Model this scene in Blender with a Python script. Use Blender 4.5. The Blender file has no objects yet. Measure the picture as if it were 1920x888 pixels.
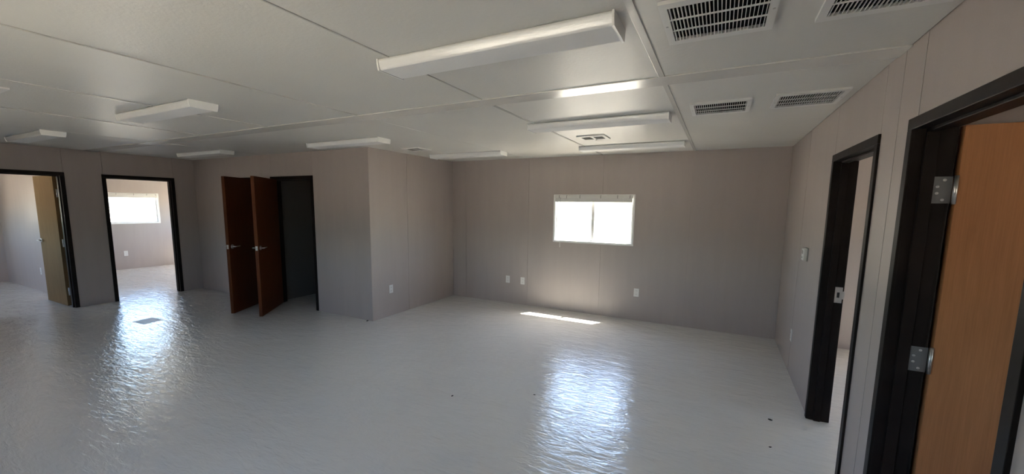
import bpy, bmesh, math, random
from mathutils import Vector, Matrix

random.seed(7)
scene = bpy.context.scene
COL = scene.collection

# ---------------------------------------------------------------- camera
FPX = 750.31
RIGHT = Vector((0.88796482, 0.45972692, 0.0130242))
UP = Vector((-0.06795167, 0.1031356, 0.9923435))
FWD = Vector((-0.45486376, 0.88205113, -0.12282))
cam_data = bpy.data.cameras.new('camera')
cam_data.sensor_width = 36.0
cam_data.sensor_fit = 'HORIZONTAL'
cam_data.lens = FPX / 1920.0 * 36.0
cam_data.shift_y = 33.14 / 1920.0
cam_data.clip_start = 0.02
cam_data.clip_end = 2000
cam = bpy.data.objects.new('camera', cam_data)
m = Matrix((RIGHT, UP, -FWD)).transposed().to_4x4()
m.translation = Vector((0, 0, 1.654))
cam.matrix_world = m
COL.objects.link(cam)
scene.camera = cam

# ---------------------------------------------------------------- sky, sun, exposure
world = bpy.data.worlds.new('sky')
scene.world = world
world.use_nodes = True
wn = world.node_tree
wn.nodes.clear()
sky = wn.nodes.new('ShaderNodeTexSky')
sky.sky_type = 'NISHITA'
sky.sun_disc = False
sky.sun_elevation = math.radians(70)
sky.sun_rotation = math.radians(37)
sky.altitude = 600
sky.air_density = 1.0
sky.dust_density = 3.6
sky.ozone_density = 1.0
bg = wn.nodes.new('ShaderNodeBackground')
bg.inputs['Strength'].default_value = 1.08
wo = wn.nodes.new('ShaderNodeOutputWorld')
wn.links.new(sky.outputs[0], bg.inputs[0])
wn.links.new(bg.outputs[0], wo.inputs[0])

sun_data = bpy.data.lights.new('sun', 'SUN')
sun_data.energy = 34.0
sun_data.color = (1.0, 0.95, 0.87)
sun_data.angle = math.radians(0.55)
sun = bpy.data.objects.new('sun', sun_data)
SUN_DIR = Vector((-0.215, -0.328, -1.0)).normalized()
sun.rotation_euler = SUN_DIR.to_track_quat('-Z', 'Y').to_euler()
sun.location = (4, 12, 30)
COL.objects.link(sun)

scene.view_settings.view_transform = 'Standard'
scene.view_settings.look = 'None'
scene.view_settings.exposure = 1.66
scene.view_settings.gamma = 1.0
scene.view_settings.use_curve_mapping = False
scene.cycles.max_bounces = 14
scene.cycles.diffuse_bounces = 9
scene.cycles.glossy_bounces = 5
scene.cycles.transmission_bounces = 8
scene.cycles.transparent_max_bounces = 12
scene.cycles.caustics_reflective = False
scene.cycles.caustics_refractive = False
scene.cycles.sample_clamp_indirect = 6.0

# ---------------------------------------------------------------- room figures (metres)
H = 2.40
F = 5.922        # far wall face (y)
R = 0.726        # right wall face (x)
A = -4.253       # side face of the closet block (x)
B = 3.990        # front face of the closet block (y)
L = -8.711       # left wall face (x)
S = -0.75        # wall behind the camera (y)
L2 = -12.62      # outer wall of the left rooms (x)
R2 = 4.2         # outer wall of the right rooms (x)
T = 0.125        # wall thickness
PT = 0.007       # wall panel thickness
BAT0, BAT1 = 2.535, 2.705   # marriage line batten

def portal(name, loc, rot, sx, sy):
    d = bpy.data.lights.new(name, 'AREA')
    d.shape = 'RECTANGLE'; d.size = sx; d.size_y = sy
    d.energy = 1.0
    d.cycles.is_portal = True
    o = bpy.data.objects.new(name, d)
    o.location = loc; o.rotation_euler = rot
    COL.objects.link(o)

# ---------------------------------------------------------------- materials
def newmat(name):
    m = bpy.data.materials.new(name)
    m.use_nodes = True
    nt = m.node_tree
    b = nt.nodes['Principled BSDF']
    return m, nt, b

def simple(name, col, rough=0.5, metal=0.0, spec=0.5):
    m, nt, b = newmat(name)
    b.inputs['Base Color'].default_value = (*col, 1)
    b.inputs['Roughness'].default_value = rough
    b.inputs['Metallic'].default_value = metal
    b.inputs['Specular IOR Level'].default_value = spec
    return m

def node(nt, t, **kw):
    n = nt.nodes.new(t)
    for k, v in kw.items(): setattr(n, k, v)
    return n

def coords(nt, scale=(1, 1, 1), kind='Object', rot=(0, 0, 0)):
    tc = node(nt, 'ShaderNodeTexCoord'); mp = node(nt, 'ShaderNodeMapping')
    mp.inputs['Scale'].default_value = scale
    mp.inputs['Rotation'].default_value = rot
    nt.links.new(tc.outputs[kind], mp.inputs[0])
    return mp.outputs[0]

def noise(nt, vec, scale, detail=3, rough=0.5, dist=0.0):
    n = node(nt, 'ShaderNodeTexNoise')
    n.inputs['Scale'].default_value = scale; n.inputs['Detail'].default_value = detail
    n.inputs['Roughness'].default_value = rough; n.inputs['Distortion'].default_value = dist
    nt.links.new(vec, n.inputs['Vector'])
    return n.outputs['Fac']

def ramp(nt, fac, stops):
    r = node(nt, 'ShaderNodeValToRGB')
    e = r.color_ramp.elements
    while len(e) < len(stops): e.new(0.5)
    for i, (p, c) in enumerate(stops):
        e[i].position = p
        e[i].color = (*c, 1) if len(c) == 3 else c
    nt.links.new(fac, r.inputs[0])
    return r.outputs[0]

def fmap(nt, fac, a, b, lo, hi):
    r = node(nt, 'ShaderNodeMapRange')
    for i, v in enumerate((a, b, lo, hi)): r.inputs[i + 1].default_value = v
    nt.links.new(fac, r.inputs[0])
    return r.outputs[0]

def bump(nt, b, h, strength, dist):
    n = node(nt, 'ShaderNodeBump')
    n.inputs['Strength'].default_value = strength; n.inputs['Distance'].default_value = dist
    nt.links.new(h, n.inputs['Height'])
    nt.links.new(n.outputs[0], b.inputs['Normal'])
    return n

def mix(nt, fac, c1, c2, mode='MIX'):
    n = node(nt, 'ShaderNodeMix', data_type='RGBA', blend_type=mode)
    if isinstance(fac, (int, float)): n.inputs[0].default_value = fac
    else: nt.links.new(fac, n.inputs[0])
    for i, c in ((6, c1), (7, c2)):
        if isinstance(c, tuple): n.inputs[i].default_value = (*c, 1)
        else: nt.links.new(c, n.inputs[i])
    return n.outputs[2]

def mat_wall():
    m, nt, b = newmat('vinyl_wall')
    v = coords(nt, (1, 1, 0.12))
    n1 = noise(nt, v, 9, 4, 0.6)
    v2 = coords(nt, (1, 1, 1))
    n2 = noise(nt, v2, 1.3, 3)
    c = ramp(nt, n1, [(0.3, (0.405, 0.350, 0.322)), (0.7, (0.43, 0.374, 0.345))])
    c = mix(nt, fmap(nt, n2, 0.35, 0.7, 0.0, 0.3), c, (0.385, 0.335, 0.31))
    nt.links.new(c, b.inputs['Base Color'])
    b.inputs['Roughness'].default_value = 0.42
    b.inputs['Specular IOR Level'].default_value = 0.4
    bump(nt, b, noise(nt, v2, 160, 2), 0.12, 0.002)
    return m

def mat_ceiling(name='ceiling_paint', rough=0.44, bs=0.35):
    m, nt, b = newmat(name)
    v = coords(nt)
    n1 = noise(nt, v, 1.1, 3)
    c = ramp(nt, n1, [(0.3, (0.62, 0.61, 0.575)), (0.7, (0.67, 0.66, 0.62))])
    nt.links.new(c, b.inputs['Base Color'])
    b.inputs['Roughness'].default_value = rough
    if bs:
        bump(nt, b, noise(nt, v, 55, 4, 0.6), bs, 0.004)
    return m

def mat_floor():
    m, nt, b = newmat('vinyl_floor')
    v = coords(nt)
    big = noise(nt, v, 0.8, 4)
    mid = noise(nt, v, 4.5, 5, 0.6)
    c = ramp(nt, big, [(0.3, (0.72, 0.705, 0.665)), (0.7, (0.77, 0.755, 0.715))])
    c = mix(nt, fmap(nt, mid, 0.5, 0.75, 0, 0.12), c, (0.62, 0.615, 0.59))
    # scuffs
    vs = coords(nt, (2.5, 9, 1), rot=(0, 0, 0.6))
    sc = noise(nt, vs, 3.2, 6, 0.7, 0.6)
    c = mix(nt, fmap(nt, sc, 0.74, 0.82, 0, 0.35), c, (0.3, 0.29, 0.27))
    sp = noise(nt, v, 38, 2)
    c = mix(nt, fmap(nt, sp, 0.77, 0.82, 0, 0.4), c, (0.16, 0.15, 0.14))
    nt.links.new(c, b.inputs['Base Color'])
    wear = noise(nt, coords(nt, (1, 1.6, 1)), 5.0, 5, 0.65, 0.4)
    nt.links.new(fmap(nt, wear, 0.40, 0.62, 0.07, 0.22), b.inputs['Roughness'])
    b.inputs['Specular IOR Level'].default_value = 0.95
    # uneven vinyl over sheathing: soft waves plus brushed film
    w1 = noise(nt, coords(nt, (1.2, 2.6, 1), rot=(0, 0, -0.25)), 3.4, 3, 0.55, 0.5)
    w2 = noise(nt, coords(nt, (3, 10, 1), rot=(0, 0, -0.25)), 3.0, 4, 0.6, 1.0)
    ad = node(nt, 'ShaderNodeMath', operation='MULTIPLY_ADD')
    nt.links.new(w2, ad.inputs[0]); ad.inputs[1].default_value = 0.6
    nt.links.new(w1, ad.inputs[2])
    bn = bump(nt, b, ad.outputs[0], 0.5, 0.012)
    b.inputs['Coat Weight'].default_value = 0.5
    b.inputs['Coat Roughness'].default_value = 0.09
    nt.links.new(bn.outputs[0], b.inputs['Coat Normal'])
    return m

def mat_wood(name, c0, c1, rough=0.4, spec=0.25):
    m, nt, b = newmat(name)
    v = coords(nt, (9, 9, 0.7))
    n1 = noise(nt, v, 3.0, 6, 0.65, 0.6)
    v2 = coords(nt, (60, 60, 1.2))
    n2 = noise(nt, v2, 3.0, 3)
    c = ramp(nt, n1, [(0.3, c0), (0.7, c1)])
    c = mix(nt, fmap(nt, n2, 0.4, 0.7, 0, 0.35), c, tuple(x * 0.72 for x in c0))
    nt.links.new(c, b.inputs['Base Color'])
    b.inputs['Roughness'].default_value = rough
    b.inputs['Specular IOR Level'].default_value = spec
    bump(nt, b, n2, 0.08, 0.001)
    return m

def mat_dark(name='dark_bronze_paint'):
    m, nt, b = newmat(name)
    v = coords(nt)
    c = ramp(nt, noise(nt, v, 6, 4), [(0.3, (0.012, 0.009, 0.008)), (0.7, (0.019, 0.014, 0.012))])
    nt.links.new(c, b.inputs['Base Color'])
    b.inputs['Roughness'].default_value = 0.42
    b.inputs['Specular IOR Level'].default_value = 0.09
    return m

def mat_lens(name='acrylic_lens', rough=0.10, spec=0.9, alb=0.88, bmp=0.4):
    m, nt, b = newmat(name)
    b.inputs['Base Color'].default_value = (alb, alb, alb * .99, 1)
    b.inputs['Specular IOR Level'].default_value = spec
    b.inputs['Roughness'].default_value = rough
    v = coords(nt)
    bump(nt, b, noise(nt, coords(nt, (18, 90, 90)), 3, 3), bmp, 0.002)
    tr = node(nt, 'ShaderNodeBsdfTranslucent')
    tr.inputs[0].default_value = (0.78, 0.78, 0.76, 1)
    mx = node(nt, 'ShaderNodeMixShader'); mx.inputs[0].default_value = 0.08
    out = nt.nodes['Material Output']
    nt.links.new(b.outputs[0], mx.inputs[1]); nt.links.new(tr.outputs[0], mx.inputs[2])
    nt.links.new(mx.outputs[0], out.inputs[0])
    return m

def mat_glass():
    m, nt, b = newmat('window_glass')
    t = node(nt, 'ShaderNodeBsdfTransparent'); t.inputs[0].default_value = (0.93, 0.95, 0.94, 1)
    g = node(nt, 'ShaderNodeBsdfGlossy'); g.inputs['Roughness'].default_value = 0.02
    lw = node(nt, 'ShaderNodeLayerWeight'); lw.inputs[0].default_value = 0.5
    pw = node(nt, 'ShaderNodeMath', operation='POWER'); pw.inputs[1].default_value = 5.0
    nt.links.new(lw.outputs['Facing'], pw.inputs[0])
    mx = node(nt, 'ShaderNodeMixShader')
    nt.links.new(fmap(nt, pw.outputs[0], 0, 1, 0.03, 0.8), mx.inputs[0])
    nt.links.new(t.outputs[0], mx.inputs[1]); nt.links.new(g.outputs[0], mx.inputs[2])
    nt.links.new(mx.outputs[0], nt.nodes['Material Output'].inputs[0])
    return m

def mat_ground():
    m, nt, b = newmat('gravel_ground')
    v = coords(nt)
    c = ramp(nt, noise(nt, v, 0.4, 6), [(0.3, (0.32, 0.28, 0.225)), (0.7, (0.39, 0.345, 0.28))])
    nt.links.new(c, b.inputs['Base Color'])
    b.inputs['Roughness'].default_value = 0.95
    return m

M = dict(
    wall=mat_wall(),
    ceil=mat_ceiling(),
    gloss=mat_ceiling('gloss_trim_paint', 0.24, 0.12),
    floor=mat_floor(),
    patch=simple('bare_tile_backing', (0.50, 0.50, 0.49), 0.42),
    oak=mat_wood('stained_birch_veneer', (0.36, 0.155, 0.064), (0.44, 0.195, 0.082)),
    pale=mat_wood('pale_birch_veneer', (0.185, 0.118, 0.056), (0.23, 0.148, 0.072), 0.8, 0.08),
    dark=mat_dark(),
    steel=simple('satin_steel', (0.55, 0.54, 0.52), 0.34, 1.0),
    grey_steel=simple('dull_steel', (0.20, 0.20, 0.20), 0.5, 0.7),
    white=simple('white_enamel', (0.74, 0.735, 0.71), 0.3),
    plate=simple('white_plastic', (0.72, 0.71, 0.68), 0.35),
    slot=simple('dark_slot', (0.02, 0.02, 0.02), 0.7),
    shaded_wood=mat_wood('shade_darkened_veneer', (0.085, 0.023, 0.006), (0.11, 0.032, 0.009), 0.5, 0.15),  # closet doors: their shade is darkened into the wood colour
    black=simple('duct_black', (0.004, 0.004, 0.004), 0.9, 0, 0.1),
    lens=mat_lens(),
    lens_bottom=mat_lens('prismatic_lens', 0.75, 0.05, 0.82, 0.5),
    cap=simple('white_cap', (0.84, 0.84, 0.82), 0.4),
    vinyl=simple('white_window_vinyl', (0.78, 0.78, 0.76), 0.35),
    blind=simple('white_blind', (0.66, 0.65, 0.62), 0.4),
    greyplastic=simple('grey_plastic', (0.36, 0.35, 0.33), 0.45),
    ink=simple('faded_print', (0.40, 0.41, 0.43), 0.6),
    glass=mat_glass(),
    ground=mat_ground(),
    ext=simple('exterior_siding', (0.5, 0.47, 0.42), 0.7),
    bare=simple('shade_darkened_board', (0.10, 0.088, 0.08), 0.7),  # gloom of the unlit closet put into the board colour
    crumb=simple('dark_crumb', (0.03, 0.026, 0.022), 0.8),
)

# ---------------------------------------------------------------- mesh helpers
class MB:
    def __init__(self): self.bm = bmesh.new()
    def box(self, x0, x1, y0, y1, z0, z1, bevel=0.0):
        b2 = bmesh.new()
        bmesh.ops.create_cube(b2, size=1.0)
        for v in b2.verts:
            v.co = Vector(((x0 + x1) / 2 + v.co.x * (x1 - x0), (y0 + y1) / 2 + v.co.y * (y1 - y0), (z0 + z1) / 2 + v.co.z * (z1 - z0)))
        if bevel:
            bmesh.ops.bevel(b2, geom=list(b2.edges), offset=bevel, segments=2, affect='EDGES', profile=0.6)
        self._join(b2)
        return self
    def _join(self, b2):
        me = bpy.data.meshes.new('tmp'); b2.to_mesh(me); b2.free()
        self.bm.from_mesh(me); bpy.data.meshes.remove(me)
    def cyl(self, p0, p1, r, seg=14, r2=None):
        p0, p1 = Vector(p0), Vector(p1); d = p1 - p0
        b2 = bmesh.new()
        bmesh.ops.create_cone(b2, cap_ends=True, segments=seg, radius1=r, radius2=r if r2 is None else r2, depth=d.length)
        q = Vector((0, 0, 1)).rotation_difference(d.normalized()).to_matrix().to_4x4()
        bmesh.ops.transform(b2, matrix=Matrix.Translation((p0 + p1) / 2) @ q, verts=b2.verts)
        self._join(b2)
        return self
    def ball(self, c, r, sc=(1, 1, 1)):
        b2 = bmesh.new()
        bmesh.ops.create_uvsphere(b2, u_segments=10, v_segments=6, radius=r)
        for v in b2.verts: v.co = Vector((c[0] + v.co.x * sc[0], c[1] + v.co.y * sc[1], c[2] + v.co.z * sc[2]))
        self._join(b2)
        return self
    def prism(self, pts, axis, a0, a1):
        """polygon pts in the two other axes, pulled along axis"""
        bm = self.bm
        def P(p, a):
            q = list(p); q.insert(axis, a); return Vector(q)
        v0 = [bm.verts.new(P(p, a0)) for p in pts]; v1 = [bm.verts.new(P(p, a1)) for p in pts]
        n = len(pts)
        for i in range(n):
            bm.faces.new((v0[i], v0[(i + 1) % n], v1[(i + 1) % n], v1[i]))
        bm.faces.new(list(reversed(v0))); bm.faces.new(v1)
        bmesh.ops.recalc_face_normals(bm, faces=bm.faces)
        return self
    def mesh(self, name, mat, smooth=False):
        me = bpy.data.meshes.new(name)
        self.bm.to_mesh(me); self.bm.free()
        me.materials.append(mat)
        if smooth:
            for p in me.polygons: p.use_smooth = True
        return me
    def build(self, name, mat, parent=None, smooth=False, loc=None, rot=None):
        return put(name, self.mesh(name, mat, smooth), parent, loc, rot)

def put(name, me, parent=None, loc=None, rot=None):
    o = bpy.data.objects.new(name, me)
    if parent: o.parent = parent
    if loc: o.location = loc
    if rot: o.rotation_euler = rot
    COL.objects.link(o)
    return o

def grid_slab(us, vs, hole, t0, t1, conv):
    """slab with rectangular openings as ONE welded mesh; conv(u, v, t) -> xyz"""
    us = sorted(set(us)); vs = sorted(set(vs))
    mb = MB(); bm = mb.bm; cache = {}
    def V(i, j, t):
        k = (i, j, t)
        if k not in cache: cache[k] = bm.verts.new(conv(us[i], vs[j], t0 if t == 0 else t1))
        return cache[k]
    def solid(i, j):
        if i < 0 or j < 0 or i >= len(us) - 1 or j >= len(vs) - 1: return False
        return not hole((us[i] + us[i + 1]) / 2, (vs[j] + vs[j + 1]) / 2)
    for i in range(len(us) - 1):
        for j in range(len(vs) - 1):
            if not solid(i, j): continue
            bm.faces.new((V(i, j, 0), V(i + 1, j, 0), V(i + 1, j + 1, 0), V(i, j + 1, 0)))
            bm.faces.new((V(i, j, 1), V(i, j + 1, 1), V(i + 1, j + 1, 1), V(i + 1, j, 1)))
            if not solid(i - 1, j): bm.faces.new((V(i, j, 0), V(i, j + 1, 0), V(i, j + 1, 1), V(i, j, 1)))
            if not solid(i + 1, j): bm.faces.new((V(i + 1, j, 0), V(i + 1, j, 1), V(i + 1, j + 1, 1), V(i + 1, j + 1, 0)))
            if not solid(i, j - 1): bm.faces.new((V(i, j, 0), V(i, j, 1), V(i + 1, j, 1), V(i + 1, j, 0)))
            if not solid(i, j + 1): bm.faces.new((V(i, j + 1, 0), V(i + 1, j + 1, 0), V(i + 1, j + 1, 1), V(i, j + 1, 1)))
    bmesh.ops.recalc_face_normals(bm, faces=bm.faces)
    return mb

def in_any(holes):
    return lambda u, v: any(a < u < b and c < v < d for a, b, c, d in holes)

def struct(o, label=None):
    o['kind'] = 'structure'
    if label: o['label'] = label
    return o

def empty(name, loc, rz=0):
    o = bpy.data.objects.new(name, None)
    o.empty_display_size = 0.1
    o.location = loc; o.rotation_euler = (0, 0, rz)
    COL.objects.link(o)
    return o

def thing(name, label, cat, loc, rz=0, group=None):
    o = empty(name, loc, rz)
    o['label'] = label; o['category'] = cat
    if group: o['group'] = group
    return o

def wall(name, axis, c0, c1, u0, u1, holes=(), z0=0.0, z1=H + 0.012, label=None, mat='wall'):
    """axis 0: wall plane x = c, runs along y; axis 1: plane y = c, runs along x"""
    us = [u0, u1] + [x for h in holes for x in h[:2]]
    vs = [z0, z1] + [x for h in holes for x in h[2:]]
    us = [u for u in us if u0 <= u <= u1]; vs = [v for v in vs if z0 <= v <= z1]
    conv = (lambda u, v, t: (t, u, v)) if axis == 0 else (lambda u, v, t: (u, t, v))
    return struct(grid_slab(us, vs, in_any(holes), c0, c1, conv).build(name, M[mat]), label)

def panels(parent, axis, face, sign, rects, holes=(), gap=0.004):
    """wall panels PT thick whose visible face is at `face`; sign +1: wall body lies on the + side"""
    for (u0, u1, z0, z1) in rects:
        u0, u1 = u0 + gap / 2, u1 - gap / 2
        hs = [(max(a, u0 - .01), min(b, u1 + .01), max(c, z0 - .01), min(d, z1 + .01)) for a, b, c, d in holes if a < u1 and b > u0 and c < z1 and d > z0]
        us = [u0, u1] + [x for h in hs for x in h[:2] if u0 < x < u1]
        vs = [z0, z1] + [x for h in hs for x in h[2:] if z0 < x < z1]
        off = random.uniform(0, 0.0008)
        t0, t1 = face + sign * off, face + sign * PT
        conv = (lambda u, v, t: (t, u, v)) if axis == 0 else (lambda u, v, t: (u, t, v))
        grid_slab(us, vs, in_any(hs), t0, t1, conv).build('wall_panel', M['wall'], parent)

# ---------------------------------------------------------------- openings
DZ = 2.052                      # top of door frames
CAS = 0.05                      # face width of the frame
d_right_far = (2.818, 3.802)    # y range outer frame, right wall
d_right_near = (1.478, 2.436)
d_left_one = (1.345, 2.311)     # y range, left wall
d_left_two = (2.7185, 3.671)
d_closet_a = (-6.415, -5.393)   # x range, closet front
d_closet_b = (-7.640, -6.655)
def dh(d): return (d[0] + CAS * .6, d[1] - CAS * .6, -0.01, DZ - CAS * .6)
WIN_Z = (1.116, 1.800)
w_far = (-2.298, -1.112)
w_left = (3.735, 4.925)         # y range on x = L2
w_left_b = (0.30, 1.50)
w_right = (2.0, 3.2)
def wh(w): return (w[0], w[1], *WIN_Z)
w_back_a = (-2.9, -1.0)
fill_back = (-5.8, -5.0)  # unseen window added to lift the light at left middle
w_lback = (-11.6, -10.4)  # unseen window added to brighten the near left room
fill_lback_b = (-10.2, -9.0)  # its added neighbour, also out of view, for more light
w_lfar = (-12.2, -11.0)  # added out of view to brighten the far left room with sun
fill_lfar_b = (-10.6, -9.4)  # second window added for that room's light

# ---------------------------------------------------------------- large structure
struct(MB().box(L2 - T, R2 + T, S - T, F + .075, -0.12, 0.0).build('floor', M['floor']), 'glossy pale grey vinyl floor with scuffs')
struct(MB().box(-150, 150, -150, 150, -0.85, -0.75).build('ground', M['ground']), 'sunlit pale gravel ground outside')
ceiling = struct(MB().box(L2 - T, R2 + T, S - T, F + .075, H + 0.012, H + 0.2).build('ceiling', M['ceil']), 'white painted panel ceiling')

# ceiling panels of the main room
seams = [R, -0.352, -1.575, -2.815, -4.075, -5.315, -6.555, -7.79, L]
for (y0, y1) in ((S, BAT0 + .05), (BAT1 - .05, F)):
    for i in range(len(seams) - 1):
        x1, x0 = seams[i], seams[i + 1]
        dz = random.uniform(0.0, 0.0025)
        if y0 > 1 and x0 < A:    # the closet block stands below these
            yy = B if x1 <= A + .01 else y1
        MB().box(x0 + .0025, x1 - .0025, y0, y1, H + dz, H + 0.012, 0.0012).build('ceiling_panel', M['ceil'], ceiling)
MB().box(L, R, BAT0, BAT1, H - 0.006, H + 0.001, 0.002).build('marriage_line_batten', M['gloss'], ceiling)
for (x, w, y0, y1) in ((-0.352, .032, S, BAT0), (-0.352, .030, BAT1, F), (-1.575, .020, BAT1, F), (-1.565, .008, S, BAT0), (-2.815, .006, S, BAT0), (-4.075, .010, S, BAT0), (-5.315, .010, S, BAT0)):
    MB().box(x - w / 2, x + w / 2, y0, y1, H - 0.005, H + 0.001, 0.0015).build('seam_strip', M['gloss'], ceiling)

# far wall
wf = wall('wall_far', 1, F + PT, F + 0.075, L2 - T, R2 + T, [wh(w_far), wh(w_right), wh(w_lfar), wh(fill_lfar_b)], label='beige vinyl panel wall with the sliding window')
panels(wf, 1, F, 1, [(A, -3.975, 0, H), (-3.975, -2.763, 0, H), (-2.763, -1.558, 0, H), (-1.558, -0.357, 0, H), (-0.357, R, 0, H)], [wh(w_far)])
# right wall
wr = wall('wall_right', 0, R + PT, R + T, S, F + PT, [dh(d_right_far), dh(d_right_near)], label='beige panel wall with two dark door frames')
panels(wr, 0, R, 1, [(4.82, F, 0, H), (3.790, 4.82, 0, H), (2.830, 3.790, DZ - .04, H), (2.600, 2.830, 0, H), (2.374, 2.600, 0, H), (1.54, 2.374, DZ - .04, H), (0.30, 1.54, 0, H), (S, 0.30, 0, H)], [dh(d_right_far), dh(d_right_near)], gap=0.006)
# left wall
wl = wall('wall_left', 0, L - T, L - PT, S, F + PT, [dh(d_left_one), dh(d_left_two)], label='beige panel wall with two doorways to the left rooms')
panels(wl, 0, L, -1, [(S, 0.2, 0, H), (0.2, 1.36, 0, H), (1.36, 2.30, DZ - .04, H), (2.30, 2.735, 0, H), (2.735, 3.655, DZ - .04, H), (3.655, B, 0, H)], [dh(d_left_one), dh(d_left_two)])
# closet block
wc = wall('wall_closet_front', 1, B + PT, B + T, L, A - PT, [dh(d_closet_a), dh(d_closet_b)], label='beige panel wall of the closets')
panels(wc, 1, B, 1, [(-5.408, A, 0, H), (-6.40, -5.408, DZ - .04, H), (-6.67, -6.40, 0, H), (-7.625, -6.67, DZ - .04, H), (L, -7.625, 0, H)], [dh(d_closet_a), dh(d_closet_b)])
ws = wall('wall_closet_side', 0, A - T, A - PT, B + T, F + PT, label='beige panel side wall of the closet block')
panels(ws, 0, A, -1, [(B + .001, 4.737, 0, H), (4.737, F, 0, H)])
wall('wall_closet_partition', 0, -6.585, -6.485, B + T, F + PT, mat='bare')  # dark colour stands in for the closet's shade
# wall behind the camera, outer walls, partitions
wall('wall_back', 1, S - T, S, L2 - T, R2 + T, [wh(w_back_a), wh(fill_back), wh(w_lback), wh(fill_lback_b)])
wall('wall_left_outer', 0, L2 - T, L2, S, F + PT, [wh(w_left), wh(w_left_b)], label='beige outer wall of the left rooms')
wall('wall_left_partition', 1, 2.40, 2.60, L2, L - T)
wall('wall_right_outer', 0, R2, R2 + T, S, F + PT, [(3.2, 4.4, *WIN_Z), (-0.1, 1.2, *WIN_Z)])
wall('wall_right_partition', 1, 2.47, 2.60, R + T, R2)

# ---------------------------------------------------------------- windows
def window(n, origin, rz, w, label, marks=None, divided=True):
    """local x along the opening 0..w, local y outward through the wall, z from the sill"""
    h = WIN_Z[1] - WIN_Z[0]
    root = empty('window_%d' % n, origin, rz)
    struct(root, label)
    # inside trim flange
    fl = 0.028
    for (a, b, c, d) in ((-fl, w + fl, h, h + fl), (-fl, w + fl, -fl, 0), (-fl, 0, 0, h), (w, w + fl, 0, h)):
        MB().box(a, b, -0.010, 0.0, c, d, 0.002).build('trim_strip', M['vinyl'], root)
    f = 0.026
    for (a, b, c, d) in ((0, w, h - f, h), (0, w, 0, f), (0, f, f, h - f), (w - f, w, f, h - f)):
        MB().box(a, b, 0.035, 0.060, c, d, 0.003).build('window_frame', M['vinyl'], root)
    for (a, b, c, d) in ((0, w, h - .006, h), (0, w, 0, .006), (0, .006, .006, h - .006), (w - .006, w, .006, h - .006)):
        MB().box(a, b, 0.0, 0.035, c, d).build('reveal', M['vinyl'], root)
    if divided:
        MB().box(w / 2 - .023, w / 2 + .023, 0.036, 0.058, f, h - f, 0.003).build('meeting_rail', M['vinyl'], root)
        MB().box(f, w / 2 - .018, 0.050, 0.053, f, h - f).build('pane', M['glass'], root)
        MB().box(w / 2 + .018, w - f, 0.042, 0.045, f, h - f).build('pane', M['glass'], root)
    else:
        MB().box(f, w - f, 0.046, 0.049, f, h - f).build('pane', M['glass'], root)
    for (a, b, z) in marks or ():
        MB().box(a, b, 0.0395, 0.0400, z - .004, z + .004).build('glass_label', M['ink'], root)
    return root

def mini_blind(name, origin, rz, w, h, label, wand_x=None):
    t = thing(name, label, 'blind', origin, rz)
    MB().box(0.0, w, -0.048, -0.012, h - .040, h, 0.003).build('headrail', M['blind'], t)
    n = 11
    mb = MB()
    for i in range(n):
        z = h - .040 - i * 0.0042
        mb.box(0.006, w - .006, -0.043, -0.018, z - .0040, z)
    o = mb.build('slat_stack', M['blind'], t); o['kind'] = 'stuff'
    MB().box(0.006, w - .006, -0.043, -0.018, h - .098, h - .086, 0.003).build('bottom_rail', M['blind'], t)
    for fx in (0.06, 0.16, 0.34, 0.61, 0.82, 0.97):
        x = fx * w
        MB().box(x - .006, x + .006, -0.051, -0.011, h - .043, h + .002, 0.001).build('bracket_clip', M['greyplastic'], t)
    for fx in (0.09, 0.35, 0.62, 0.89):
        x = fx * w
        MB().box(x - .003, x + .003, -0.046, -0.0425, h - .098, h - .040).build('ladder_cord', M['plate'], t)
    if wand_x is not None:
        MB().cyl((wand_x, -.052, h - .035), (wand_x + .010, -.062, h - 0.80), 0.0045, 8).build('wand', M['plate'], t, True)
    return t

window(1, (w_far[0], F, WIN_Z[0]), 0, w_far[1] - w_far[0], 'white sliding window on the far wall with two panes',
       marks=[(0.66, 0.69, .575), (0.735, 0.78, .573), (1.01, 1.06, .570), (1.08, 1.13, .571), (0.75, 0.79, .508), (0.87, 0.90, .500), (0.95, 0.99, .508), (1.0, 1.05, .507), (1.07, 1.12, .508)])
window(2, (L2, w_left[0], WIN_Z[0]), math.pi / 2, w_left[1] - w_left[0], 'bright window seen through the left doorway', divided=False,
       marks=[(0.56, 0.67, .585), (0.60, 0.65, .555), (0.58, 0.66, .515), (0.59, 0.65, .50), (0.58, 0.64, .46), (0.59, 0.63, .43)])
window(3, (L2, w_left_b[0], WIN_Z[0]), math.pi / 2, 1.2, None)
window(4, (w_right[0], F, WIN_Z[0]), 0, 1.2, None)
window(5, (w_back_a[1], S, WIN_Z[0]), math.pi, 1.9, None)
window(12, (fill_back[1], S, WIN_Z[0]), math.pi, 0.8, None)
window(11, (R2, 1.2, WIN_Z[0]), -math.pi / 2, 1.3, None)  # unseen, added to light the orange-brown door leaf
window(6, (w_lback[1], S, WIN_Z[0]), math.pi, 1.2, None)
window(7, (R2, 4.4, WIN_Z[0]), -math.pi / 2, 1.2, None)  # unseen, added to brighten the far right room
window(8, (fill_lback_b[1], S, WIN_Z[0]), math.pi, 1.2, None)
window(9, (w_lfar[0], F, WIN_Z[0]), 0, 1.2, None)
window(10, (fill_lfar_b[0], F, WIN_Z[0]), 0, 1.2, None)
mini_blind('window_blind', (w_far[0] + .006, F, WIN_Z[0]), 0, w_far[1] - w_far[0] - .012, WIN_Z[1] - WIN_Z[0] + .012, 'white mini blind drawn up at the top of the two-pane sliding window', 0.095)
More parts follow.
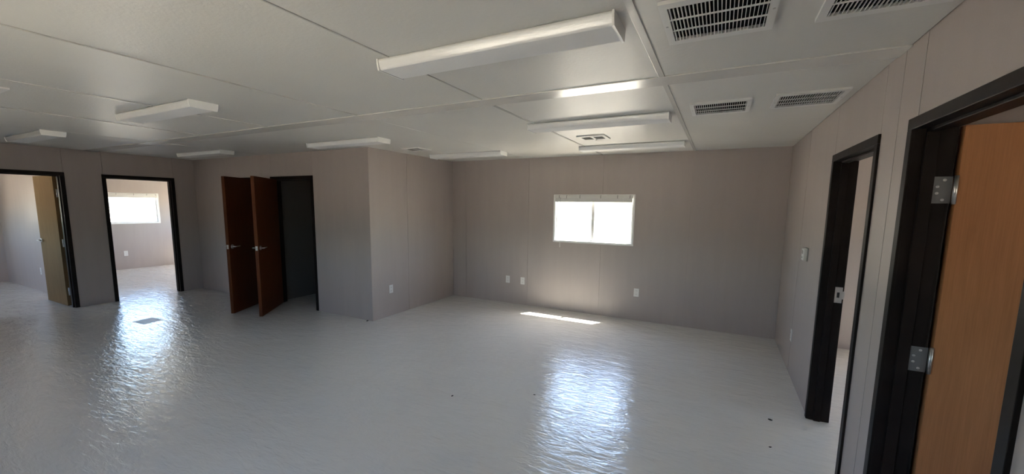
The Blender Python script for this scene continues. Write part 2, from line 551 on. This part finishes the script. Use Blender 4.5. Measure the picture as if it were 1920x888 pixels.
mini_blind('window_blind', (L2, w_left[0] + .006, WIN_Z[0]), math.pi / 2, w_left[1] - w_left[0] - .012, WIN_Z[1] - WIN_Z[0] + .012, 'white mini blind drawn up on the window seen through the left doorway')

zc = sum(WIN_Z) / 2; hz = WIN_Z[1] - WIN_Z[0]
P = math.pi
def por(axis, c, w, rot): 
    u = (w[0] + w[1]) / 2; l = w[1] - w[0]
    loc = (c, u, zc) if axis == 0 else (u, c, zc)
    portal('portal', loc, rot, l, hz)
for w in (w_far, w_right, w_lfar, fill_lfar_b): por(1, F + .085, w, (-P / 2, 0, 0))
for w in (w_back_a, fill_back, w_lback, fill_lback_b): por(1, S - .12, w, (P / 2, 0, 0))
for w in (w_left, w_left_b): por(0, L2 - .12, w, (P / 2, 0, -P / 2))
for w in ((3.2, 4.4), (-0.1, 1.2)): por(0, R2 + .12, w, (P / 2, 0, P / 2))

# ---------------------------------------------------------------- doors
def hinge_parts(root, x, y, z, mirror=1):
    """x: jamb face, knuckle at depth y"""
    s = mirror
    a = MB().box(min(x, x + s * .003), max(x, x + s * .003), y - .068, y - .004, z - .057, z + .057, 0.001)
    h = a.build('hinge', M['grey_steel'], root)
    MB().cyl((x + s * .008, y + .004, z - .06), (x + s * .008, y + .004, z + .06), 0.0075, 10).build('knuckle', M['steel'], h, True)
    for k, zz in enumerate((-.042, -.014, .014, .042)):
        yy = y - (.030 if k in (0, 3) else .050)
        MB().cyl((x + s * .0025, yy, z + zz), (x + s * .0045, yy, z + zz), 0.006, 10).build('screw', M['steel'], h, True)
    return h

def door(n, origin, rz, W, label, leaf=None, hinges=None, strike=None):
    """local x across the frame 0..W, local y through the wall 0..T away from the main room"""
    root = empty('door_%d' % n, origin, rz)
    struct(root, label)
    d0, d1 = -0.012, T + 0.012
    j = 0.030
    # lining with its own depth: jambs, head
    MB().box(CAS - j, CAS, 0.0, T, 0, DZ - CAS, 0).build('jamb', M['dark'], root)
    MB().box(W - CAS, W - CAS + j, 0.0, T, 0, DZ - CAS, 0).build('jamb', M['dark'], root)
    MB().box(CAS - j, W - CAS + j, 0.0, T, DZ - CAS, DZ - CAS + j, 0).build('head_jamb', M['dark'], root)
    for (y0, y1) in ((d0, 0.002), (T - .002, d1)):
        MB().box(0, CAS, y0, y1, 0, DZ - CAS, 0.003).build('casing', M['dark'], root)
        MB().box(W - CAS, W, y0, y1, 0, DZ - CAS, 0.003).build('casing', M['dark'], root)
        MB().box(0, W, y0, y1, DZ - CAS, DZ, 0.003).build('casing', M['dark'], root)
    s0, s1 = (0.035, 0.078) if strike != 'front' else (0.05, 0.09)
    MB().box(CAS, CAS + .014, s0, s1, 0, DZ - CAS - .014, 0.002).build('door_stop', M['dark'], root)
    MB().box(W - CAS - .014, W - CAS, s0, s1, 0, DZ - CAS - .014, 0.002).build('door_stop', M['dark'], root)
    MB().box(CAS, W - CAS, s0, s1, DZ - CAS - .014, DZ - CAS, 0.002).build('door_stop', M['dark'], root)
    if leaf:
        hx, hy, ang, w, mat, lz = leaf
        o = MB().box(0, w, -.0, .043, lz, 2.008, 0.002).build('door_leaf', M[mat], root, loc=(hx, hy, 0), rot=(0, 0, ang))
        lever = leaf_hardware(o, w)
    for hg in hinges or (): hinge_parts(root, *hg)
    return root

def leaf_hardware(o, w):
    z = 1.0; x = w - .065
    for side, y in ((-1, 0.0), (1, 0.043)):
        mb = MB()
        mb.cyl((x, y, z), (x, y + side * .010, z), 0.031, 20)
        mb.cyl((x, y + side * .010, z), (x, y + side * .052, z), 0.010, 12)
        mb.cyl((x + .008, y + side * .050, z), (x - .105, y + side * .048, z), 0.0088, 12, 0.007)
        mb.build('lever_handle', M['steel'], o, True)
    MB().box(w - .001, w + .002, .008, .035, z - .030, z + .030, 0.0005).build('latch_plate', M['steel'], o)
    MB().cyl((w + .001, .0215, z), (w + .010, .0215, z), 0.009, 10).build('latch_bolt', M['steel'], o, True)

def frame_w(d): return d[1] - d[0]
# right wall, far doorway: local x runs from far to near
dr = door(1, (R, d_right_far[1], 0), -P / 2, frame_w(d_right_far), 'dark door frame in the right wall beside the thermostat, open')
sp = MB().box(CAS, CAS + .0022, .082, .128, .955, 1.075, 0.0006).build('strike_plate', M['steel'], dr)
MB().box(CAS + .001, CAS + .0032, .095, .111, .995, 1.035).build('latch_hole', M['slot'], sp)
MB().box(CAS, CAS + .0024, .126, .142, .985, 1.045, 0.0006).build('strike_lip', M['steel'], sp)
# right wall, near doorway with the orange-brown leaf opened into the room
door(2, (R, d_right_near[1], 0), -P / 2, frame_w(d_right_near), 'dark door frame with orange brown wooden door, nearest on the right',
     leaf=(CAS + .002, T + .030, P / 2, 0.90, 'oak', 0.012),
     hinges=[(CAS, .144, 1.742), (CAS, .144, 0.990), (CAS, .144, 0.24)])
# left wall
Wd = frame_w(d_left_one)
door(3, (L, d_left_one[0], 0), P / 2, Wd, 'dark door frame with pale wooden door at the left edge',
     leaf=(Wd - CAS - .030 + .043, T + .065, P / 2 + 0.012, 0.80, 'pale', 0.012),
     hinges=[(Wd - CAS, .144, 1.742, -1), (Wd - CAS, .144, 0.990, -1), (Wd - CAS, .144, 0.24, -1)])
door(4, (L, d_left_two[0], 0), P / 2, frame_w(d_left_two), 'dark door frame of the doorway showing a bright window')
# closets: leaves swung into the main room
Wa = frame_w(d_closet_a)
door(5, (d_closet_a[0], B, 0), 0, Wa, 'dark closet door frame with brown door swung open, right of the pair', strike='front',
     leaf=(CAS + .03, 0.0, math.atan2(-0.68, 0.55), 0.86, 'shaded_wood', 0.012))
Wb = frame_w(d_closet_b)
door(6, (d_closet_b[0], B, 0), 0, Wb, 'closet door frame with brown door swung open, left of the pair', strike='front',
     leaf=(Wb - CAS - .03, -0.014, math.atan2(-0.79, 0.44), 0.87, 'shaded_wood', 0.012))

# ---------------------------------------------------------------- ceiling lights
def make_light(lx, ly, label):
    """lx, ly: west end and near edge on the ceiling"""
    Ln, Wd, D = 1.235, 0.196, 0.052
    t = thing('ceiling_light', label, 'light fixture', (lx + Ln / 2, ly + Wd / 2, H), 0, 'fluorescent lights on the ceiling')
    x0, x1 = -Ln / 2, Ln / 2
    MB().box(x0 + .004, x1 - .004, -Wd / 2 + .012, Wd / 2 - .012, -0.014, 0.0).build('housing', M['white'], t)
    w = Wd / 2
    half = [(0, -.003), (.0022, -.015), (.0060, -.028), (.0115, -.043), (.0150, -.0495), (.0195, -D)]
    prof = [(-w + a, z) for a, z in half] + [(w - a, z) for a, z in reversed(half)]
    lm = MB().prism(prof, 0, x0 + .008, x1 - .008)
    lm.bm.normal_update()
    kind = lambda f: 0 if abs(f.normal.x) > .5 else 1 if f.normal.z < -.97 else 2
    bmesh.ops.split_edges(lm.bm, edges=[e for e in lm.bm.edges if len(e.link_faces) == 2 and kind(e.link_faces[0]) != kind(e.link_faces[1])])
    ln = lm.build('lens', M['lens'], t)
    ln.data.materials.append(M['lens_bottom'])
    for p in ln.data.polygons:
        p.use_smooth = abs(p.normal.x) < 0.5 and p.normal.z > -0.97
        if p.normal.z < -0.97: p.material_index = 1
    cap = [(-w - .003, 0), (-w - .001, -.028), (-w + .006, -D - .004), (w - .006, -D - .004), (w + .001, -.028), (w + .003, 0)]
    for a in (x0, x1 - .009):
        MB().prism(cap, 0, a, a + .009).build('end_cap', M['cap'], t)
    return t
def copy_tree(o, parent=None):
    c = o.copy(); COL.objects.link(c)
    if parent: c.parent = parent
    for ch in list(o.children): copy_tree(ch, c)
    return c
proto = None
for (lx, ly, lab) in (
    (-1.645, 1.622, 'white fluorescent ceiling light right beside the big grille with black openings'),
    (-1.645, 3.455, 'white fluorescent ceiling light just beyond the cross batten, in front of the small diffuser'),
    (-1.645, 4.985, 'white fluorescent ceiling light closest to the wall above the window'),
    (-3.985, 4.950, 'white fluorescent ceiling light in the far corner beside the closet side wall'),
    (-4.725, 3.425, 'white fluorescent ceiling light above the closet corner'),
    (-4.765, 1.620, 'white fluorescent ceiling light with a bright end cap, midway to the left doorways'),
    (-7.830, 1.610, 'white fluorescent ceiling light above the pale wooden door at left'),
    (-7.745, 3.330, 'white fluorescent ceiling light above the left brown closet door')):
    if proto is None:
        proto = make_light(lx, ly, lab); o = proto
    else:
        o = copy_tree(proto); o.location = (lx + 1.235 / 2, ly + .098, H)
    o['label'] = lab

# ---------------------------------------------------------------- return grilles and diffusers
GX, GY = 0.395, 0.405
def make_grille(label):
    t = thing('air_grille', label, 'air vent', (0, 0, H), 0, 'return grilles on the ceiling')
    gx, gy = 0.338, 0.322
    fx, fy = (GX - gx) / 2, (GY - gy) / 2
    fr = grid_slab([0, fx, GX - fx, GX], [0, fy, GY - fy, GY], lambda u, v: fx < u < GX - fx and fy < v < GY - fy, -0.0135, 0.0, lambda u, v, z: (u, v, z))
    fr.build('frame', M['white'], t)
    MB().box(fx, GX - fx, fy, GY - fy, -0.0004, 0.0).build('duct_opening', M['black'], t)
    sm = None
    n = 25
    for i in range(n):
        x = fx + (i + .5) * gx / n
        if sm is None:
            sm = MB().prism([(-.0014, -.0122), (.0014, -.0122), (.0018, -.0020), (.0004, -.0020)], 1, fy, GY - fy).mesh('slat', M['white'])
        put('slat', sm, t, (x, 0, 0))
    for k in (1, 2):
        y = fy + k * gy / 3
        MB().box(fx, GX - fx, y - .0045, y + .0045, -0.0132, -0.0095).build('cross_bar', M['white'], t)
    for sx in (0.012, GX - .012):
        MB().cyl((sx, GY / 2, -.0150), (sx, GY / 2, -.0125), 0.005, 10).build('screw', M['steel'], t)
    return t
g0 = None
for (x, y, lab) in ((-0.257, 1.638, 'large white grille with black openings nearest the camera, beside a ceiling light'),
                    (0.282, 1.645, 'white grille cut by the top edge of the picture, near the right wall'),
                    (-0.252, 3.245, 'white grille with black openings beyond the cross batten'),
                    (0.274, 3.220, 'white grille beyond the cross batten, closest to the right wall')):
    if g0 is None: g0 = make_grille(lab); o = g0
    else: o = copy_tree(g0)
    o.location = (x, y, H); o['label'] = lab

def make_diffuser(label):
    t = thing('ceiling_diffuser', label, 'air vent', (0, 0, H), 0, 'small supply diffusers on the ceiling')
    w, d = 0.30, 0.28
    holes = [(.035, .135, .06, .22), (.165, .265, .06, .22)]
    fr = grid_slab([0, .035, .135, .165, .265, w], [0, .06, .22, d], in_any(holes), -0.012, 0.0, lambda u, v, z: (u, v, z))
    fr.build('frame', M['white'], t)
    for a, b, c, e in holes:
        MB().box(a, b, c, e, -.0006, 0).build('duct_opening', M['slot'], t)
        for k in range(4):
            y = c + .02 + k * .037
            MB().prism([(y, -.011), (y + .003, -.011), (y + .022, -.003), (y + .019, -.003)], 0, a, b).build('louver', M['white'], t)
    MB().cyl((.150, .24, -.020), (.150, .24, -.011), 0.006, 8).build('damper_knob', M['white'], t)
    return t
f0 = None
for (x, y, lab) in ((-1.430, 4.245, 'small white diffuser between the two ceiling lights by the window wall'),
                    (-3.90, 4.235, 'small white diffuser in front of the far corner light'),
                    (-4.655, 0.668, 'white ceiling diffuser at the left edge, only its corner showing')):
    if f0 is None: f0 = make_diffuser(lab); o = f0
    else: o = copy_tree(f0)
    o.location = (x, y, H); o['label'] = lab

# ---------------------------------------------------------------- outlets, thermostat
def make_outlet(loc, rz, label):
    """plate lies in local xz, front toward local -y"""
    t = thing('wall_outlet', label, 'outlet', loc, rz, 'white outlet plates')
    MB().box(-.037, .037, -.0065, 0, -.060, .060, 0.0025).build('cover_plate', M['plate'], t)
    for zz in (-.026, .026):
        s = MB().box(-.017, .017, -.0085, -.006, zz - .0155, zz + .0155, 0.001).build('socket', M['plate'], t)
        for xx in (-.007, .007):
            MB().box(xx - .0012, xx + .0012, -.0088, -.008, zz - .006, zz + .007).build('slot', M['slot'], s)
    MB().cyl((0, -.0078, 0), (0, -.006, 0), .003, 8).build('screw', M['steel'], t)
    return t
outs = ((( -3.126, F, .407), 0, 'white outlet plate on the far wall, left one of the close pair'),
        ((-2.847, F, .405), 0, 'white outlet plate on the far wall, right one of the close pair'),
        ((-1.006, F, .414), 0, 'white outlet plate on the far wall right of the window'),
        ((A, 4.351, .400), P / 2, 'white outlet plate on the side wall of the closet block'),
        ((R, 4.790, .385), -P / 2, 'white outlet plate low on the right wall below the thermostat'),
        ((L2, 4.223, .383), P / 2, 'white outlet plate under the window seen through the left doorway'),
        ((-10.652, 2.40, .381), 0, 'white outlet plate beyond the pale wooden door'))
o0 = None
for loc, rz, lab in outs:
    if o0 is None: o0 = make_outlet(loc, rz, lab); o = o0
    else:
        o = copy_tree(o0); o.location = loc; o.rotation_euler = (0, 0, rz)
    o['label'] = lab

t = thing('thermostat', 'small white and grey thermostat on the right wall beside the dark door frame', 'thermostat', (R, 4.44, 1.245), -P / 2)
MB().box(-.058, .058, -.008, 0, -.060, .060, 0.002).build('back_plate', M['greyplastic'], t)
MB().box(-.052, .052, -.034, -.007, -.054, .054, 0.006).build('body', M['plate'], t)
MB().box(-.030, .030, -.0355, -.033, .004, .036, 0.001).build('display', M['greyplastic'], t)
MB().box(-.012, .012, -.0375, -.033, -.034, -.022, 0.001).build('button', M['greyplastic'], t)

# ---------------------------------------------------------------- bits on the floor
tile = MB().box(-.135, .135, -.115, .115, 0.0, .0012).build('floor_patch', M['patch'], loc=(-6.93, 2.475, 0), rot=(0, 0, 0.12))
tile['label'] = 'dull grey bare square where a floor tile is missing, before the left doorway'; tile['category'] = 'floor patch'
def crumb(x, y, r, lab, seed):
    rnd = random.Random(seed)
    mb = MB().ball((0, 0, r * .4), r, (1.5, .9, .42))
    for v in mb.bm.verts: v.co += Vector((rnd.uniform(-1, 1), rnd.uniform(-1, 1), 0)) * r * .22
    o = mb.build('debris_crumb', M['crumb'], loc=(x, y, 0), rot=(0, 0, rnd.uniform(0, 3)))
    o['label'] = lab; o['category'] = 'debris'; o['group'] = 'dark crumbs on the floor'
crumb(-1.961, 2.705, .008, 'dark crumb on the open floor left of the window reflection', 1)
crumb(-1.343, 3.069, .007, 'dark crumb at the left side of the bright window reflection', 2)
crumb(0.461, 3.584, .011, 'dark crumb on the floor in front of the right far doorway', 3)
crumb(0.421, 3.156, .007, 'dark crumb nearest the camera before the right far doorway', 4)
crumb(-4.33, 3.96, .013, 'dark crumb at the foot of the closet corner', 5)
